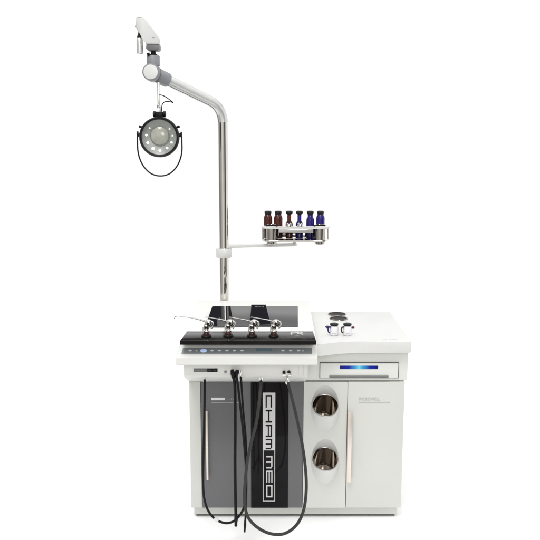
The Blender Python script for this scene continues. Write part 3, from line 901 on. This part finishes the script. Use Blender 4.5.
B = [(268.0, 'brown_glass', 0, 'wide brown bottle leftmost in the tray'), (278.2, 'brown_glass', 0, 'wide brown bottle second from the left in the tray'), (289.2, 'brown_glass', 1, 'slim brown bottle third from the left in the tray'),
     (299.4, 'blue_glass', 1, 'slim blue bottle with a narrow neck, leftmost of the blue ones'), (310.2, 'blue_glass', 2, 'blue bottle in the middle of the three blue ones'), (320.4, 'blue_glass', 0, 'wide bright blue bottle at the right end of the tray')]
hb_ = at(268, 211.0, YB).z - (zl + .003)
for px, m, kind, lab in B:
    x = at(px, 220, YB).x; b = Vector((x, YB, zl + .0035))
    t = thing('medicine_bottle', lab, 'bottle', b, 'stoppered bottles in the tray')
    rb_ = (.0230, .0195, .0215)[kind]; rn = (.0165, .0105, .0140)[kind]; sh = (hb_ * .74, hb_ * .52, hb_ * .66)[kind]
    bm = NB(); lathe(bm, [(rb_ * .9, 0), (rb_, .004), (rb_, sh), (rb_ * .92, sh + .008), (rn, sh + .016), (rn, hb_ - .022)], b, seg=32)
    obj('bottle_body', bm, m, t)
    bm = NB(); lathe(bm, [(rn * .9, hb_ - .0215), (rn * 1.02, hb_ - .020), (.0175, hb_ - .014), (.0185, hb_ - .010), (.0185, hb_ - .004), (.015, hb_), (0, hb_ + .001)], b, seg=32)
    obj('stopper', bm, 'stopper', t)

# ------------------------------------------------------------------ studio light
w = bpy.data.worlds.new('World'); S.world = w; w.use_nodes = True
nt = w.node_tree; bg = nt.nodes['Background']
def N(t, **kw):
    n = nt.nodes.new(t)
    for k_, v_ in kw.items(): setattr(n, k_, v_)
    return n
tc = N('ShaderNodeTexCoord'); sx = N('ShaderNodeSeparateXYZ'); nt.links.new(tc.outputs['Generated'], sx.inputs[0])
at2 = N('ShaderNodeMath', operation='ARCTAN2'); nt.links.new(sx.outputs['X'], at2.inputs[0]); nt.links.new(sx.outputs['Y'], at2.inputs[1])   # 0 = behind the cabinet, + = right
mr = N('ShaderNodeMapRange'); nt.links.new(at2.outputs[0], mr.inputs['Value'])
mr.inputs['From Min'].default_value = -math.pi; mr.inputs['From Max'].default_value = math.pi
side = N('ShaderNodeValToRGB'); nt.links.new(mr.outputs[0], side.inputs[0])
def az(d): return (d + 180) / 360
stops = [(-180, .75), (-172, .80), (-158, .95), (-150, .62), (-140, .50), (-118, .48), (-108, .30), (-70, .26), (-58, .40), (-46, 1.12),
         (46, 1.12), (60, 1.12), (100, 1.05), (112, .95), (120, .12), (142, .08), (150, .30), (158, .62), (172, .55), (180, .75)]
e = side.color_ramp.elements
e[0].position = az(stops[0][0]); e[1].position = az(stops[-1][0])
for d_, v_ in stops[1:-1]: e.new(az(d_))
for k_, (d_, v_) in enumerate(stops): 
    tint = (1, .985, .95) if v_ < 1 else (1, 1, 1)
    e[k_].color = (v_ * tint[0], v_ * tint[1], v_ * tint[2], 1)
up = N('ShaderNodeMapRange', interpolation_type='SMOOTHSTEP'); nt.links.new(sx.outputs['Z'], up.inputs['Value'])
up.inputs['From Min'].default_value = math.sin(R(32)); up.inputs['From Max'].default_value = math.sin(R(42))
mix = N('ShaderNodeMixRGB'); nt.links.new(up.outputs[0], mix.inputs[0]); nt.links.new(side.outputs[0], mix.inputs[1])
mix.inputs[2].default_value = (1.33, 1.33, 1.33, 1)
# unseen dark band added above the backdrop for the black plates to reflect
b1 = N('ShaderNodeMapRange', interpolation_type='SMOOTHSTEP'); nt.links.new(sx.outputs['Z'], b1.inputs['Value'])
b1.inputs['From Min'].default_value = math.sin(R(17.5)); b1.inputs['From Max'].default_value = math.sin(R(18.5))
b2 = N('ShaderNodeMapRange', interpolation_type='SMOOTHSTEP'); nt.links.new(sx.outputs['Z'], b2.inputs['Value'])
b2.inputs['From Min'].default_value = math.sin(R(24)); b2.inputs['From Max'].default_value = math.sin(R(30)); b2.inputs['To Min'].default_value = 1; b2.inputs['To Max'].default_value = 0
b3 = N('ShaderNodeMath', operation='GREATER_THAN'); nt.links.new(sx.outputs['Y'], b3.inputs[0]); b3.inputs[1].default_value = .3
m1 = N('ShaderNodeMath', operation='MULTIPLY'); nt.links.new(b1.outputs[0], m1.inputs[0]); nt.links.new(b2.outputs[0], m1.inputs[1])
m2 = N('ShaderNodeMath', operation='MULTIPLY'); nt.links.new(m1.outputs[0], m2.inputs[0]); nt.links.new(b3.outputs[0], m2.inputs[1])
mix2 = N('ShaderNodeMixRGB'); nt.links.new(m2.outputs[0], mix2.inputs[0]); nt.links.new(mix.outputs[0], mix2.inputs[1]); mix2.inputs[2].default_value = (.03, .03, .035, 1)
nt.links.new(mix2.outputs[0], bg.inputs['Color'])
bg.inputs['Strength'].default_value = 1.0

def area(name, loc, target, size, power):
    l = bpy.data.lights.new(name, 'AREA'); l.energy = power; l.size = size; l.shape = 'DISK'
    o_ = bpy.data.objects.new(name, l); COL.objects.link(o_); o_.location = loc
    o_.rotation_euler = (Vector(target) - Vector(loc)).to_track_quat('-Z', 'Y').to_euler()
    return o_
area('added_key', (-1.2, -4.0, 8.0), (.15, -.1, .3), 3.4, 290)  # lamp added out of view to whiten the floor before the cabinet
area('added_front_fill', (.9, -6.2, 3.3), (.15, 0, .9), 2.2, 95)  # fill added out of view to brighten the front faces

S.view_settings.view_transform = 'Standard'; S.view_settings.look = 'None'
S.view_settings.exposure = 0; S.view_settings.gamma = 1
S.render.engine = 'CYCLES'
S.cycles.max_bounces = 8
